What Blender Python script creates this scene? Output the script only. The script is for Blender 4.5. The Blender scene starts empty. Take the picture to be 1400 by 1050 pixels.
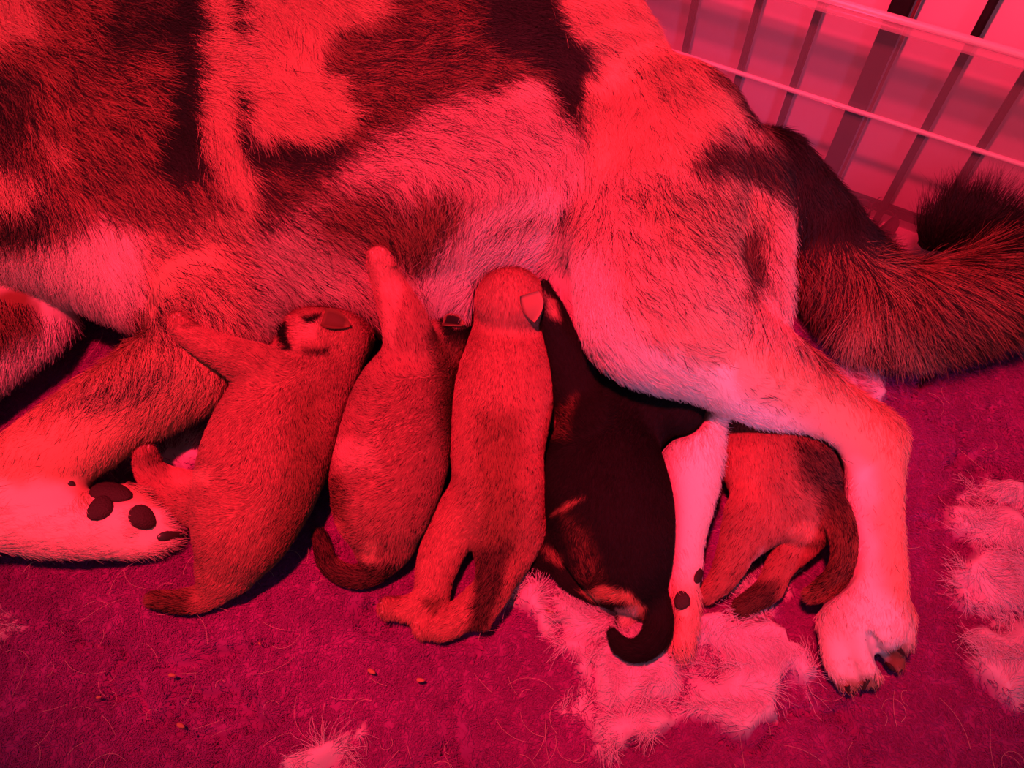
import bpy, math
import numpy as np
from mathutils import Vector, Matrix
from mathutils.bvhtree import BVHTree

rng = np.random.default_rng(7)
C = bpy.context.scene.collection

# ------------------------------------------------------------------ camera, world, lamps
H, TH, FPX = 0.50, math.radians(34.0), 1050.0
CAM = np.array([0.0, 0.0, H])
FW = np.array([0.0, math.sin(TH), -math.cos(TH)])
UP = np.array([0.0, math.cos(TH), math.sin(TH)])
RT = np.array([1.0, 0.0, 0.0])
cd = bpy.data.cameras.new('camera')
cam = bpy.data.objects.new('camera', cd)
C.objects.link(cam)
cam.location = CAM
cam.rotation_euler = (TH, 0, 0)
cd.sensor_width = 36.0
cd.lens = 36.0 * FPX / 1400.0
cd.clip_start = 0.01
bpy.context.scene.camera = cam

vs = bpy.context.scene.view_settings
vs.view_transform = 'Standard'
vs.look = 'None'
vs.exposure = 0.0
vs.gamma = 1.0
vs.use_curve_mapping = False

world = bpy.data.worlds.new('world')
bpy.context.scene.world = world
world.use_nodes = True
wb = world.node_tree.nodes['Background']
wb.inputs[0].default_value = (0.72, 0.76, 1.0, 1)
wb.inputs[1].default_value = 0.13


def lamp(name, kind, loc, target, color, energy, **kw):
    ld = bpy.data.lights.new(name, kind)
    lo = bpy.data.objects.new(name, ld)
    C.objects.link(lo)
    lo.location = loc
    lo.rotation_euler = (Vector(target) - Vector(loc)).to_track_quat('-Z', 'Y').to_euler()
    ld.color = color
    ld.energy = energy
    for k, v in kw.items():
        setattr(ld, k, v)
    return lo


# the red infra-red heat lamp hanging over the litter
lamp('heat_lamp_light', 'SPOT', (-0.14, 0.05, 1.15), (0.01, 0.56, 0.0), (1.0, 0.020, 0.066), 138.0,
     spot_size=math.radians(61), spot_blend=0.6, shadow_soft_size=0.03)
# cool room light from behind the photographer, low
lamp('room_light', 'SPOT', (0.40, -0.55, 0.55), (0.16, 0.40, 0.05), (0.95, 0.40, 0.95), 17.0,
     spot_size=math.radians(24), spot_blend=1.0, shadow_soft_size=0.10)


# ------------------------------------------------------------------ helpers
def ray(px, py):
    return FW + RT * ((px - 700.0) / FPX) + UP * ((525.0 - py) / FPX)


def at(px, py, z=0.0):
    d = ray(px, py)
    return CAM + d * ((z - H) / d[2])


def depth(P):
    return float(np.dot(np.asarray(P) - CAM, FW))


def proj(P):
    v = P - CAM
    w = np.maximum(v @ FW, 0.02)
    return np.stack([700 + FPX * (v @ RT) / w, 525 - FPX * (v @ UP) / w], 1)


def hash2(ix, iy, seed):
    h = (ix.astype(np.int64) * 374761393 + iy.astype(np.int64) * 668265263 + seed * 974711) & 0x7fffffff
    h = ((h ^ (h >> 13)) * 1274126177) & 0x7fffffff
    return ((h ^ (h >> 16)) & 0xffff) / 65535.0


def noise2(x, y, seed=0):
    x0, y0 = np.floor(x), np.floor(y)
    fx, fy = x - x0, y - y0
    fx, fy = fx * fx * (3 - 2 * fx), fy * fy * (3 - 2 * fy)
    a, b = hash2(x0, y0, seed), hash2(x0 + 1, y0, seed)
    c, d = hash2(x0, y0 + 1, seed), hash2(x0 + 1, y0 + 1, seed)
    return (a * (1 - fx) + b * fx) * (1 - fy) + (c * (1 - fx) + d * fx) * fy


def fbm(x, y, seed=0, n=3):
    s = 0.0
    for i in range(n):
        s = s + noise2(x * 2 ** i, y * 2 ** i, seed + i * 17) * 0.5 ** i
    return s / (2 - 0.5 ** (n - 1))


def poly_sd(q, poly):
    """signed distance (px) to a polygon, negative inside"""
    poly = np.asarray(poly, float)
    d = np.full(len(q), 1e9)
    inside = np.zeros(len(q), bool)
    n = len(poly)
    for i in range(n):
        a, b = poly[i], poly[(i + 1) % n]
        e = b - a
        w = q - a
        t = np.clip((w @ e) / max(e @ e, 1e-9), 0, 1)
        d = np.minimum(d, np.hypot(w[:, 0] - t * e[0], w[:, 1] - t * e[1]))
        cond = (a[1] > q[:, 1]) != (b[1] > q[:, 1])
        xs = a[0] + (q[:, 1] - a[1]) * e[0] / (e[1] if abs(e[1]) > 1e-9 else 1e-9)
        inside ^= cond & (q[:, 0] < xs)
    return np.where(inside, -d, d)


def sstep(x):
    x = np.clip(x, 0, 1)
    return x * x * (3 - 2 * x)


def smin(a, b, k):
    h = np.clip(0.5 + 0.5 * (b - a) / k, 0, 1)
    return b * (1 - h) + a * h - k * h * (1 - h)


def smax(a, b, k):
    return -smin(-a, -b, k)


# ------------------------------------------------------------------ implicit bodies
class Chain:
    """a tapering limb through nodes (px, py, z, radius in px at that depth)"""

    def __init__(self, nodes, k=0.012, sz=1.0, sub=5):
        P, R = [], []
        for n in nodes:
            p = at(n[0], n[1], n[2])
            P.append(p)
            R.append(n[3] * depth(p) / FPX)
        P, R = np.array(P), np.array(R)
        if len(P) > 2:
            PP = np.vstack([2 * P[0] - P[1], P, 2 * P[-1] - P[-2]])
            RR = np.concatenate([[R[0]], R, [R[-1]]])
            op, orr = [], []
            for i in range(len(P) - 1):
                for s in range(sub):
                    t = s / sub
                    c = np.array([-t + 2 * t * t - t ** 3, 2 - 5 * t * t + 3 * t ** 3, t + 4 * t * t - 3 * t ** 3, -t * t + t ** 3]) * 0.5
                    op.append(c @ PP[i:i + 4])
                    orr.append(float(c @ RR[i:i + 4]))
            op.append(P[-1])
            orr.append(R[-1])
            P, R = np.array(op), np.array(orr)
        self.P, self.R, self.k, self.sz = P, R, k, sz
        self.nodes = nodes

    def bbox(self, m):
        r = self.R[:, None]
        return (self.P - r).min(0) - m, (self.P + r).max(0) + m

    def dist(self, X, Y, Z):
        d = np.full(X.shape, 1e3, np.float32)
        iz = 1.0 / self.sz
        for i in range(max(len(self.P) - 1, 1)):
            a, b = self.P[i], self.P[min(i + 1, len(self.P) - 1)]
            ra, rb = self.R[i], self.R[min(i + 1, len(self.P) - 1)]
            e = b - a
            e = np.array([e[0], e[1], e[2] * iz])
            L = max(e @ e, 1e-12)
            wx, wy, wz = X - a[0], Y - a[1], (Z - a[2]) * iz
            t = np.clip((wx * e[0] + wy * e[1] + wz * e[2]) / L, 0, 1)
            q = np.sqrt((wx - t * e[0]) ** 2 + (wy - t * e[1]) ** 2 + (wz - t * e[2]) ** 2)
            d = np.minimum(d, q - (ra + t * (rb - ra)))
        return d


class Field:
    def __init__(self, lo, hi, h):
        self.lo, self.h = np.array(lo, float), h
        self.n = np.ceil((np.array(hi) - self.lo) / h).astype(int) + 1
        self.ax = [(self.lo[i] + h * np.arange(self.n[i])).astype(np.float32) for i in range(3)]
        self.D = np.full(self.n, 0.2, np.float32)

    def window(self, lo, hi):
        a = np.clip(np.floor((lo - self.lo) / self.h).astype(int), 0, self.n - 1)
        b = np.clip(np.ceil((hi - self.lo) / self.h).astype(int) + 1, 1, self.n)
        sl = tuple(slice(a[i], b[i]) for i in range(3))
        G = np.meshgrid(*[self.ax[i][sl[i]] for i in range(3)], indexing='ij')
        return sl, G

    def add(self, ch, cut=False):
        sl, G = self.window(*ch.bbox(0.035))
        if 0 in G[0].shape:
            return
        d = ch.dist(*G)
        self.D[sl] = smax(self.D[sl], -d, ch.k) if cut else smin(self.D[sl], d, ch.k)

    def sample(self, X, Y, Z):
        """trilinear lookup, far value outside"""
        f = [(A - self.lo[i]) / self.h for i, A in enumerate((X, Y, Z))]
        ok = np.ones(X.shape, bool)
        for i in range(3):
            ok &= (f[i] >= 0) & (f[i] < self.n[i] - 1.001)
        out = np.full(X.shape, 0.2, np.float32)
        g = [a[ok] for a in f]
        i0 = [a.astype(int) for a in g]
        t = [a - b for a, b in zip(g, i0)]
        acc = 0
        for dx in (0, 1):
            for dy in (0, 1):
                for dz in (0, 1):
                    w = (t[0] if dx else 1 - t[0]) * (t[1] if dy else 1 - t[1]) * (t[2] if dz else 1 - t[2])
                    acc = acc + w * self.D[i0[0] + dx, i0[1] + dy, i0[2] + dz]
        out[ok] = acc
        return out

    def carve(self, other, gap=0.0015, k=0.006):
        lo = other.lo - 0.01
        hi = other.lo + other.h * (other.n - 1) + 0.01
        sl, G = self.window(lo, hi)
        if 0 in G[0].shape:
            return
        d = other.sample(*G)
        self.D[sl] = smax(self.D[sl], gap - d, k)

    def floor(self, z):
        self.D = smax(self.D, (z - self.ax[2])[None, None, :], 0.006)


def surface_net(F):
    D, n = F.D, F.n
    ins = D < 0
    cs = tuple(m - 1 for m in n)
    cnt = np.zeros(cs, np.int8)
    for dx in (0, 1):
        for dy in (0, 1):
            for dz in (0, 1):
                cnt += ins[dx:dx + cs[0], dy:dy + cs[1], dz:dz + cs[2]]
    act = (cnt > 0) & (cnt < 8)
    idx = np.full(cs, -1, np.int64)
    ci = np.argwhere(act)
    idx[act] = np.arange(len(ci))
    acc = np.zeros((len(ci), 3))
    num = np.zeros(len(ci))
    corner = {}
    for c in [(x, y, z) for x in (0, 1) for y in (0, 1) for z in (0, 1)]:
        corner[c] = D[ci[:, 0] + c[0], ci[:, 1] + c[1], ci[:, 2] + c[2]]
    for ax in range(3):
        for c in corner:
            if c[ax] == 0:
                c2 = list(c)
                c2[ax] = 1
                a, b = corner[c], corner[tuple(c2)]
                s = (a < 0) != (b < 0)
                t = np.where(s, a / np.where(s, a - b, 1), 0)
                p = np.tile(np.array(c, float), (len(ci), 1))
                p[:, ax] = t
                acc[s] += p[s]
                num[s] += 1
    V = F.lo + F.h * (ci + acc / num[:, None])
    quads = []
    for ax in range(3):
        u, v = (ax + 1) % 3, (ax + 2) % 3
        a = [slice(None)] * 3
        b = [slice(None)] * 3
        a[ax], b[ax] = slice(0, n[ax] - 1), slice(1, n[ax])
        s = ins[tuple(a)] != ins[tuple(b)]
        e = np.argwhere(s)
        e = e[(e[:, u] > 0) & (e[:, v] > 0) & (e[:, u] < n[u] - 1) & (e[:, v] < n[v] - 1)]
        inside = ins[e[:, 0], e[:, 1], e[:, 2]]

        def cell(du, dv):
            q = e.copy()
            q[:, u] -= du
            q[:, v] -= dv
            return idx[q[:, 0], q[:, 1], q[:, 2]]
        q = np.stack([cell(1, 1), cell(0, 1), cell(0, 0), cell(1, 0)], 1)
        q[~inside] = q[~inside][:, ::-1]
        quads.append(q)
    Q = np.vstack(quads)
    return V, Q


def relax(V, Q, it=2):
    for _ in range(it):
        S = np.zeros_like(V)
        W = np.zeros(len(V))
        for i in range(4):
            for j in (1, 3):
                np.add.at(S, Q[:, i], V[Q[:, (i + j) % 4]])
                np.add.at(W, Q[:, i], 1)
        V = 0.5 * V + 0.5 * S / np.maximum(W, 1)[:, None]
    return V


def vnormals(V, Q):
    fn = np.cross(V[Q[:, 2]] - V[Q[:, 0]], V[Q[:, 3]] - V[Q[:, 1]])
    N = np.zeros_like(V)
    for i in range(4):
        np.add.at(N, Q[:, i], fn)
    return N / np.maximum(np.linalg.norm(N, axis=1), 1e-12)[:, None], np.linalg.norm(fn, axis=1) * 0.5


def mesh_obj(name, V, Fc, mat, parent=None, smooth=True, col=None):
    me = bpy.data.meshes.new(name)
    me.from_pydata(np.asarray(V).tolist(), [], np.asarray(Fc).tolist() if not isinstance(Fc, list) else Fc)
    me.update()
    if smooth:
        me.polygons.foreach_set('use_smooth', [True] * len(me.polygons))
    if col is not None:
        at_ = me.attributes.new('col', 'FLOAT_COLOR', 'POINT')
        at_.data.foreach_set('color', np.hstack([col, np.ones((len(col), 1))]).astype(np.float32).ravel())
    if mat:
        me.materials.append(mat)
    o = bpy.data.objects.new(name, me)
    C.objects.link(o)
    if parent is not None:
        o.parent = parent
    return o


def curves_obj(name, P, radius, mat, parent=None, col=None, tipw=0.25):
    """P: (n, k, 3) strands"""
    n, k, _ = P.shape
    hc = bpy.data.hair_curves.new(name)
    hc.add_curves([k] * n)
    hc.attributes['position'].data.foreach_set('vector', P.astype(np.float32).ravel())
    r = hc.attributes.get('radius') or hc.attributes.new('radius', 'FLOAT', 'POINT')
    prof = np.linspace(1, tipw, k)
    r.data.foreach_set('value', (np.broadcast_to(np.asarray(radius, float).reshape(-1, 1), (n, 1)) * prof[None, :]).astype(np.float32).ravel())
    if col is not None:
        ca = hc.attributes.new('col', 'FLOAT_COLOR', 'POINT')
        c = np.ones((n, k, 4), np.float32)
        c[:, :, :3] = col if col.ndim == 3 else col[:, None, :]
        ca.data.foreach_set('color', c.ravel())
    hc.materials.append(mat)
    o = bpy.data.objects.new(name, hc)
    C.objects.link(o)
    if parent is not None:
        o.parent = parent
    return o


def tag(o, label=None, cat=None, group=None, kind=None):
    for k, v in (('label', label), ('category', cat), ('group', group), ('kind', kind)):
        if v:
            o[k] = v
    return o


# ------------------------------------------------------------------ materials
def mat_attr(name, rough=0.7, spec=0.25, sheen=0.0):
    m = bpy.data.materials.new(name)
    m.use_nodes = True
    nt = m.node_tree
    b = nt.nodes['Principled BSDF']
    a = nt.nodes.new('ShaderNodeAttribute')
    a.attribute_name = 'col'
    nt.links.new(a.outputs['Color'], b.inputs['Base Color'])
    b.inputs['Roughness'].default_value = rough
    b.inputs['Specular IOR Level'].default_value = spec
    return m


def mat_plain(name, col, rough=0.6, spec=0.4, noise=0.0, nscale=60, bump=0.0, metal=0.0):
    m = bpy.data.materials.new(name)
    m.use_nodes = True
    nt = m.node_tree
    b = nt.nodes['Principled BSDF']
    b.inputs['Base Color'].default_value = (*col, 1)
    b.inputs['Roughness'].default_value = rough
    b.inputs['Specular IOR Level'].default_value = spec
    b.inputs['Metallic'].default_value = metal
    if noise or bump:
        tc = nt.nodes.new('ShaderNodeTexCoord')
        nz = nt.nodes.new('ShaderNodeTexNoise')
        nz.inputs['Scale'].default_value = nscale
        nz.inputs['Detail'].default_value = 5
        nt.links.new(tc.outputs['Object'], nz.inputs['Vector'])
        if noise:
            mx = nt.nodes.new('ShaderNodeMix')
            mx.data_type = 'RGBA'
            mx.inputs['A'].default_value = (*[c * (1 - noise) for c in col], 1)
            mx.inputs['B'].default_value = (*[min(1, c * (1 + noise)) for c in col], 1)
            nt.links.new(nz.outputs['Fac'], mx.inputs['Factor'])
            nt.links.new(mx.outputs['Result'], b.inputs['Base Color'])
        if bump:
            bp = nt.nodes.new('ShaderNodeBump')
            bp.inputs['Strength'].default_value = bump
            bp.inputs['Distance'].default_value = 0.002
            nt.links.new(nz.outputs['Fac'], bp.inputs['Height'])
            nt.links.new(bp.outputs['Normal'], b.inputs['Normal'])
    return m


M_SKIN = mat_attr('coat_base', 0.85, 0.1)
M_FUR = mat_attr('fur_strands', 0.55, 0.35)
M_PUPFUR = mat_attr('puppy_down', 0.7, 0.12)
M_FLEECE = mat_attr('fleece_pile', 0.85, 0.08)
M_PAD = mat_plain('paw_pad_leather', (0.035, 0.018, 0.018), 0.7, 0.25, 0.35, 900, 0.6)
M_PUPPAD = mat_plain('puppy_pad_skin', (0.30, 0.12, 0.11), 0.6, 0.3, 0.2, 700, 0.3)
M_CLAW = mat_plain('dark_horn', (0.03, 0.018, 0.016), 0.35, 0.5, 0.3, 300)
M_PUPCLAW = mat_plain('pale_horn', (0.6, 0.42, 0.38), 0.35, 0.5, 0.1, 300)
M_EAR = mat_attr('ear_skin', 0.7, 0.2)
M_WALL = mat_plain('painted_board', (0.78, 0.62, 0.72), 0.6, 0.25, 0.06, 9)
M_FLOOR = mat_plain('pale_vinyl', (0.62, 0.42, 0.50), 0.6, 0.2, 0.08, 14)
M_METAL = mat_plain('black_coated_metal', (0.012, 0.010, 0.012), 0.45, 0.4, 0.2, 200)

WHITE = np.array([0.70, 0.62, 0.60])
CREAM = np.array([0.60, 0.40, 0.37])
TAN = np.array([0.46, 0.23, 0.17])
RUST = np.array([0.27, 0.095, 0.065])
BROWN = np.array([0.11, 0.045, 0.035])
BLACK = np.array([0.009, 0.0075, 0.008])


class Coat:
    """coat pattern: each layer is (polygon, colour, share of dark hairs, softness px)"""

    def __init__(self, base, dark, layers, seed=0, wob=10.0, darkcol=BLACK):
        self.base, self.dark, self.layers, self.seed, self.wob, self.darkcol = base, dark, layers, seed, wob, darkcol

    def __call__(self, q):
        w = self.wob
        q = q + np.stack([fbm(q[:, 0] / 26, q[:, 1] / 26, self.seed, 3) - .5, fbm(q[:, 0] / 26, q[:, 1] / 26, self.seed + 50, 3) - .5], 1) * w * 2.6
        col = np.tile(self.base, (len(q), 1)).astype(float)
        dk = np.full(len(q), self.dark, float)
        for poly, c, d, soft in self.layers:
            m = sstep(0.5 - poly_sd(q, poly) / (2 * soft))
            col = col * (1 - m[:, None]) + np.asarray(c)[None] * m[:, None]
            dk = dk * (1 - m) + d * m
        return col, dk


def flow_dir(q, guides, power=3.0):
    g = np.array(guides, float)
    gd = g[:, 2:4] / np.maximum(np.linalg.norm(g[:, 2:4], axis=1), 1e-9)[:, None]
    out = np.zeros((len(q), 2))
    for s in range(0, len(q), 20000):
        qq = q[s:s + 20000]
        d2 = ((qq[:, None, :] - g[None, :, :2]) ** 2).sum(2) + 60.0
        w = d2 ** (-power / 2)
        out[s:s + 20000] = (w[:, :, None] * gd[None]).sum(1) / w.sum(1)[:, None]
    return out


def chain_guides(chains, step=1):
    g = []
    for ch in chains:
        p = np.array([n[:2] for n in ch.nodes], float)
        for i in range(len(p) - 1):
            for t in (0.0, 0.5):
                m = p[i] * (1 - t) + p[i + 1] * t
                e = p[i + 1] - p[i]
                g.append((m[0], m[1], e[0], e[1]))
        e = p[-1] - p[-2]
        g.append((p[-1][0], p[-1][1], e[0], e[1]))
    return g


def make_fur(V, Q, coat, guides, count, length_fn, lift, radius, mat, parent, holes=(), name='fur', pts=4, curl=0.25, clump=0.0, wander=0.35, zmin=-0.35, sink=.0004):
    N, A = vnormals(V, Q)
    cen = V[Q].mean(1)
    qc = proj(cen)
    fn = np.cross(V[Q[:, 2]] - V[Q[:, 0]], V[Q[:, 3]] - V[Q[:, 1]])
    fn /= np.maximum(np.linalg.norm(fn, axis=1), 1e-12)[:, None]
    toc = CAM - cen
    toc /= np.linalg.norm(toc, axis=1)[:, None]
    w = A * ((fn[:, 2] > zmin) & (qc[:, 0] > -260) & (qc[:, 0] < 1620) & (qc[:, 1] > -260) & (qc[:, 1] < 1200))
    w = w * np.where((fn * toc).sum(1) > -0.25, 1.0, 0.35)
    f = rng.choice(len(Q), count, p=w / w.sum())
    u, v = rng.random(count)[:, None], rng.random(count)[:, None]
    a, b, c, d = (V[Q[f, i]] for i in range(4))
    P0 = (a * (1 - u) + b * u) * (1 - v) + (d * (1 - u) + c * u) * v
    na, nb, nc, nd = (N[Q[f, i]] for i in range(4))
    n = (na * (1 - u) + nb * u) * (1 - v) + (nd * (1 - u) + nc * u) * v
    n /= np.linalg.norm(n, axis=1)[:, None]
    q = proj(P0)
    keep = np.ones(count, bool)
    for hx, hy, hr in holes:
        keep &= np.hypot(q[:, 0] - hx, q[:, 1] - hy) > hr
    P0, n, q = P0[keep], n[keep], q[keep]
    m = len(P0)
    g2 = flow_dir(q, guides)
    # coherent wander of the lie of the coat
    ang = (fbm(q[:, 0] / 22, q[:, 1] / 22, 91, 2) - .5) * 2.2 * wander + rng.normal(0, 0.22 * wander / 0.35, m)
    ca, sa = np.cos(ang), np.sin(ang)
    g2 = np.stack([g2[:, 0] * ca - g2[:, 1] * sa, g2[:, 0] * sa + g2[:, 1] * ca], 1)
    T = g2[:, :1] * RT[None] - g2[:, 1:2] * UP[None]
    # follow the surface: slide along the view ray onto the tangent plane
    vd = P0 - CAM
    vd /= np.linalg.norm(vd, axis=1)[:, None]
    den = (vd * n).sum(1)
    den = np.where(np.abs(den) < 0.35, -0.35, den)
    T = T - vd * ((T * n).sum(1) / den)[:, None]
    T -= n * (T * n).sum(1)[:, None]
    T /= np.maximum(np.linalg.norm(T, axis=1), 1e-9)[:, None]
    L = length_fn(q) * rng.uniform(0.65, 1.25, m)
    li = lift * rng.uniform(0.5, 1.4, m) * np.clip(L / .016, .45, 1.2) if lift < .2 else lift * rng.uniform(0.5, 1.4, m)
    B = np.cross(n, T)
    cu = rng.normal(0, curl, m)
    ts = np.linspace(0, 1, pts)
    S = np.zeros((m, pts, 3))
    for j, t in enumerate(ts):
        S[:, j] = P0 + T * (L * t)[:, None] + n * (L * (li * t * (1 - 0.55 * t)) - sink)[:, None] + B * (L * cu * t * t * 0.5)[:, None]
    col, dk = coat(q)
    tone = rng.normal(1.0, 0.10, m)[:, None] * (0.86 + 0.28 * fbm(q[:, 0] / 7, q[:, 1] / 7, 33, 2))[:, None]
    streak = fbm(q[:, 0] / 9, q[:, 1] / 9, 57, 2)
    isd = rng.random(m) < np.clip(dk * (1 + (streak - .5) * 2.4 * (1 - dk)), 0, 1)
    hair = np.clip(col * tone, 0, 1)
    dcol = np.asarray(coat.darkcol)[None] * rng.uniform(.6, 1.6, m)[:, None]
    hair = np.where(isd[:, None], dcol, hair)
    return curves_obj(name, S, radius * rng.uniform(.7, 1.2, m), mat, parent, hair)


def base_colour(V, coat):
    q = proj(V)
    c, d = coat(q)
    return np.clip(c * (1 - 0.85 * d[:, None]) + np.asarray(coat.darkcol)[None] * 0.85 * d[:, None], 0, 1)


def blob(name, centre, normal, tangent, sx, sy, sz, mat, parent, seg=14, rings=8, taper=0.0):
    n = Vector(normal).normalized()
    t = Vector(tangent)
    t = (t - n * t.dot(n)).normalized()
    b = n.cross(t)
    V, Fc = [], []
    for i in range(rings + 1):
        ph = math.pi * i / rings
        for j in range(seg):
            th = 2 * math.pi * j / seg
            x, y, z = math.sin(ph) * math.cos(th), math.sin(ph) * math.sin(th), math.cos(ph)
            y *= (1 - taper * x)
            p = Vector(centre) + t * (x * sx) + b * (y * sy) + n * (z * sz)
            V.append(p[:])
    for i in range(rings):
        for j in range(seg):
            a, b2 = i * seg + j, i * seg + (j + 1) % seg
            Fc.append((a, a + seg, b2 + seg, b2))
    return mesh_obj(name, V, Fc, mat, parent)


def claw(p0, p1, r, mat, parent, name='claw', drop=0.3):
    p0, p1 = Vector(p0), Vector(p1)
    d = p1 - p0
    L = d.length
    V, Fc = [], []
    x = d.normalized()
    s = x.orthogonal().normalized() if abs(x.z) > .95 else x.cross(Vector((0, 0, 1))).normalized()
    u = s.cross(x)
    seg, rings = 8, 6
    for i in range(rings + 1):
        t = i / rings
        c = p0 + d * t - Vector((0, 0, 1)) * (drop * L * t * t)
        rr = r * (1 - t) ** 0.7 + 0.0002
        for j in range(seg):
            a = 2 * math.pi * j / seg
            V.append((c + s * (math.cos(a) * rr * 0.75) + u * (math.sin(a) * rr))[:])
    for i in range(rings):
        for j in range(seg):
            a, b = i * seg + j, i * seg + (j + 1) % seg
            Fc.append((a, b, b + seg, a + seg))
    Fc.append(tuple(range(rings * seg, rings * seg + seg)))
    return mesh_obj(name, V, Fc, mat, parent)


def on_surface(bvh, px, py):
    h = bvh.ray_cast(Vector(CAM), Vector(ray(px, py)))
    if h[0] is None:
        p = at(px, py, 0.01)
        return np.array(p), np.array([0, 0, 1.0])
    return np.array(h[0]), np.array(h[1])


def imgdir(dx, dy):
    return RT * dx - UP * dy


# ------------------------------------------------------------------ setting: floor, wall
def box(name, c, s, mat, parent=None, rz=0.0, bev=0.0):
    import bmesh
    bm = bmesh.new()
    bmesh.ops.create_cube(bm, size=1.0)
    bmesh.ops.scale(bm, vec=s, verts=bm.verts)
    if bev:
        bmesh.ops.bevel(bm, geom=bm.edges[:], offset=bev, segments=2, affect='EDGES')
    bmesh.ops.rotate(bm, cent=(0, 0, 0), matrix=Matrix.Rotation(rz, 3, 'Z'), verts=bm.verts)
    bmesh.ops.translate(bm, vec=c, verts=bm.verts)
    me = bpy.data.meshes.new(name)
    bm.to_mesh(me)
    bm.free()
    me.materials.append(mat)
    o = bpy.data.objects.new(name, me)
    C.objects.link(o)
    if parent is not None:
        o.parent = parent
    return o


ZF = -0.016
fl = box('floor', (0.05, 0.75, ZF - 0.02), (3.2, 3.0, 0.04), M_FLOOR)
tag(fl, kind='structure')

# line of the clear panel from its ridge and lip
ZR, ZL = 0.111, 0.187
a0, a1 = at(1045, 110, ZR), at(1400, 225, ZR)
pdir = (a1 - a0)[:2] / np.linalg.norm((a1 - a0)[:2])
pang = math.atan2(pdir[1], pdir[0])
pn = np.array([-pdir[1], pdir[0]])          # away from the camera
pn = pn if pn[1] > 0 else -pn
base0 = a0[:2]


def on_plane(px, py, off):
    """view ray meets the vertical plane parallel to the panel, off metres behind it"""
    d = ray(px, py)
    o = base0 + pn * off
    t = ((o - CAM[:2]) @ pn) / (d[:2] @ pn)
    return CAM + d * t


wall_off = 0.042
wc = base0 + pn * (wall_off + 0.02) + pdir * 0.2
wl = box('wall_back', (wc[0], wc[1], 0.55), (3.0, 0.04, 1.2), M_WALL, None, pang)
tag(wl, kind='structure')

# ------------------------------------------------------------------ pen of upright bars behind the clear panel
pen = bpy.data.objects.new('pen_panel', None)
C.objects.link(pen)
tag(pen, 'black metal pen panel with upright bars standing behind the clear plastic board', 'pen')
bar_off = 0.030
pen.location = (*(base0 + pn * bar_off), ZF)
inv = Matrix.Translation(pen.location).inverted()


def pen_part(name, px, py, w, t=0.006):
    p = on_plane(px, py, bar_off)
    o = box(name, (p[0], p[1], ZF + 0.30), (w, t, 0.60), M_METAL, None, pang, 0.0015)
    o.parent = pen
    o.matrix_parent_inverse = inv
    return o


for px, py, w in ((870, 5, .006), (948, 15, .006), (1028, 40, .006), (1104, 60, .006), (1300, 110, .0065), (1385, 130, .0065)):
    pen_part('bar', px, py, w)
po = pen_part('post', 1192, 100, .0155, 0.008)
pe = pen_part('post_shade_strip', 1212, 100, .0025, 0.004)  # thin strip coloured as the post's shadow line on its right
pe.data.materials[0] = mat_plain('post_shade_tone', (0.16, 0.06, 0.07), 0.5, 0.4)
for z in (0.02, 0.585):
    c = base0 + pn * (bar_off + 0.006) + pdir * 0.15
    o = box('rail', (c[0], c[1], ZF + z), (1.3, 0.006, 0.010), M_METAL, None, pang, 0.0015)
    o.parent = pen
    o.matrix_parent_inverse = inv

# ------------------------------------------------------------------ clear plastic board with a rounded lip and a ridge
mg = bpy.data.materials.new('clear_plastic')
mg.use_nodes = True
nt = mg.node_tree
nt.nodes.remove(nt.nodes['Principled BSDF'])
out = nt.nodes['Material Output']
tr = nt.nodes.new('ShaderNodeBsdfTransparent')
tr.inputs[0].default_value = (0.98, 0.95, 0.97, 1)
gl = nt.nodes.new('ShaderNodeBsdfGlossy')
gl.inputs['Roughness'].default_value = 0.12
df = nt.nodes.new('ShaderNodeBsdfDiffuse')
df.inputs[0].default_value = (0.55, 0.48, 0.52, 1)
m1 = nt.nodes.new('ShaderNodeMixShader')
m2 = nt.nodes.new('ShaderNodeMixShader')
m1.inputs[0].default_value = 0.15
nt.links.new(tr.outputs[0], m1.inputs[1])
nt.links.new(df.outputs[0], m1.inputs[2])
m2.inputs[0].default_value = 0.06
nt.links.new(m1.outputs[0], m2.inputs[1])
nt.links.new(gl.outputs[0], m2.inputs[2])
nt.links.new(m2.outputs[0], out.inputs[0])

brd = bpy.data.objects.new('plastic_board', None)
C.objects.link(brd)
tag(brd, 'clear plastic board with rounded lip standing in front of the black pen bars', 'board')
brd.location = (base0[0], base0[1], ZF)
binv = Matrix.Translation(brd.location).inverted()


def extrude_profile(name, prof, x0, x1, mat):
    """closed profile of (offset behind, height) swept along the board"""
    V, Fc = [], []
    k = len(prof)
    for x in (x0, x1):
        for off, z in prof:
            p = base0 + pdir * x + pn * off
            V.append((p[0], p[1], z))
    for i in range(k):
        j = (i + 1) % k
        Fc.append((i, j, j + k, i + k))
    Fc.append(tuple(range(k))[::-1])
    Fc.append(tuple(range(k, 2 * k)))
    o = mesh_obj(name, V, Fc, mat, None, smooth=False)
    o.parent = brd
    o.matrix_parent_inverse = binv
    return o


def circ(c0, c1, r, n=14):
    return [(c0 + r * math.cos(2 * math.pi * i / n), c1 + r * math.sin(2 * math.pi * i / n)) for i in range(n)]


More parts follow.
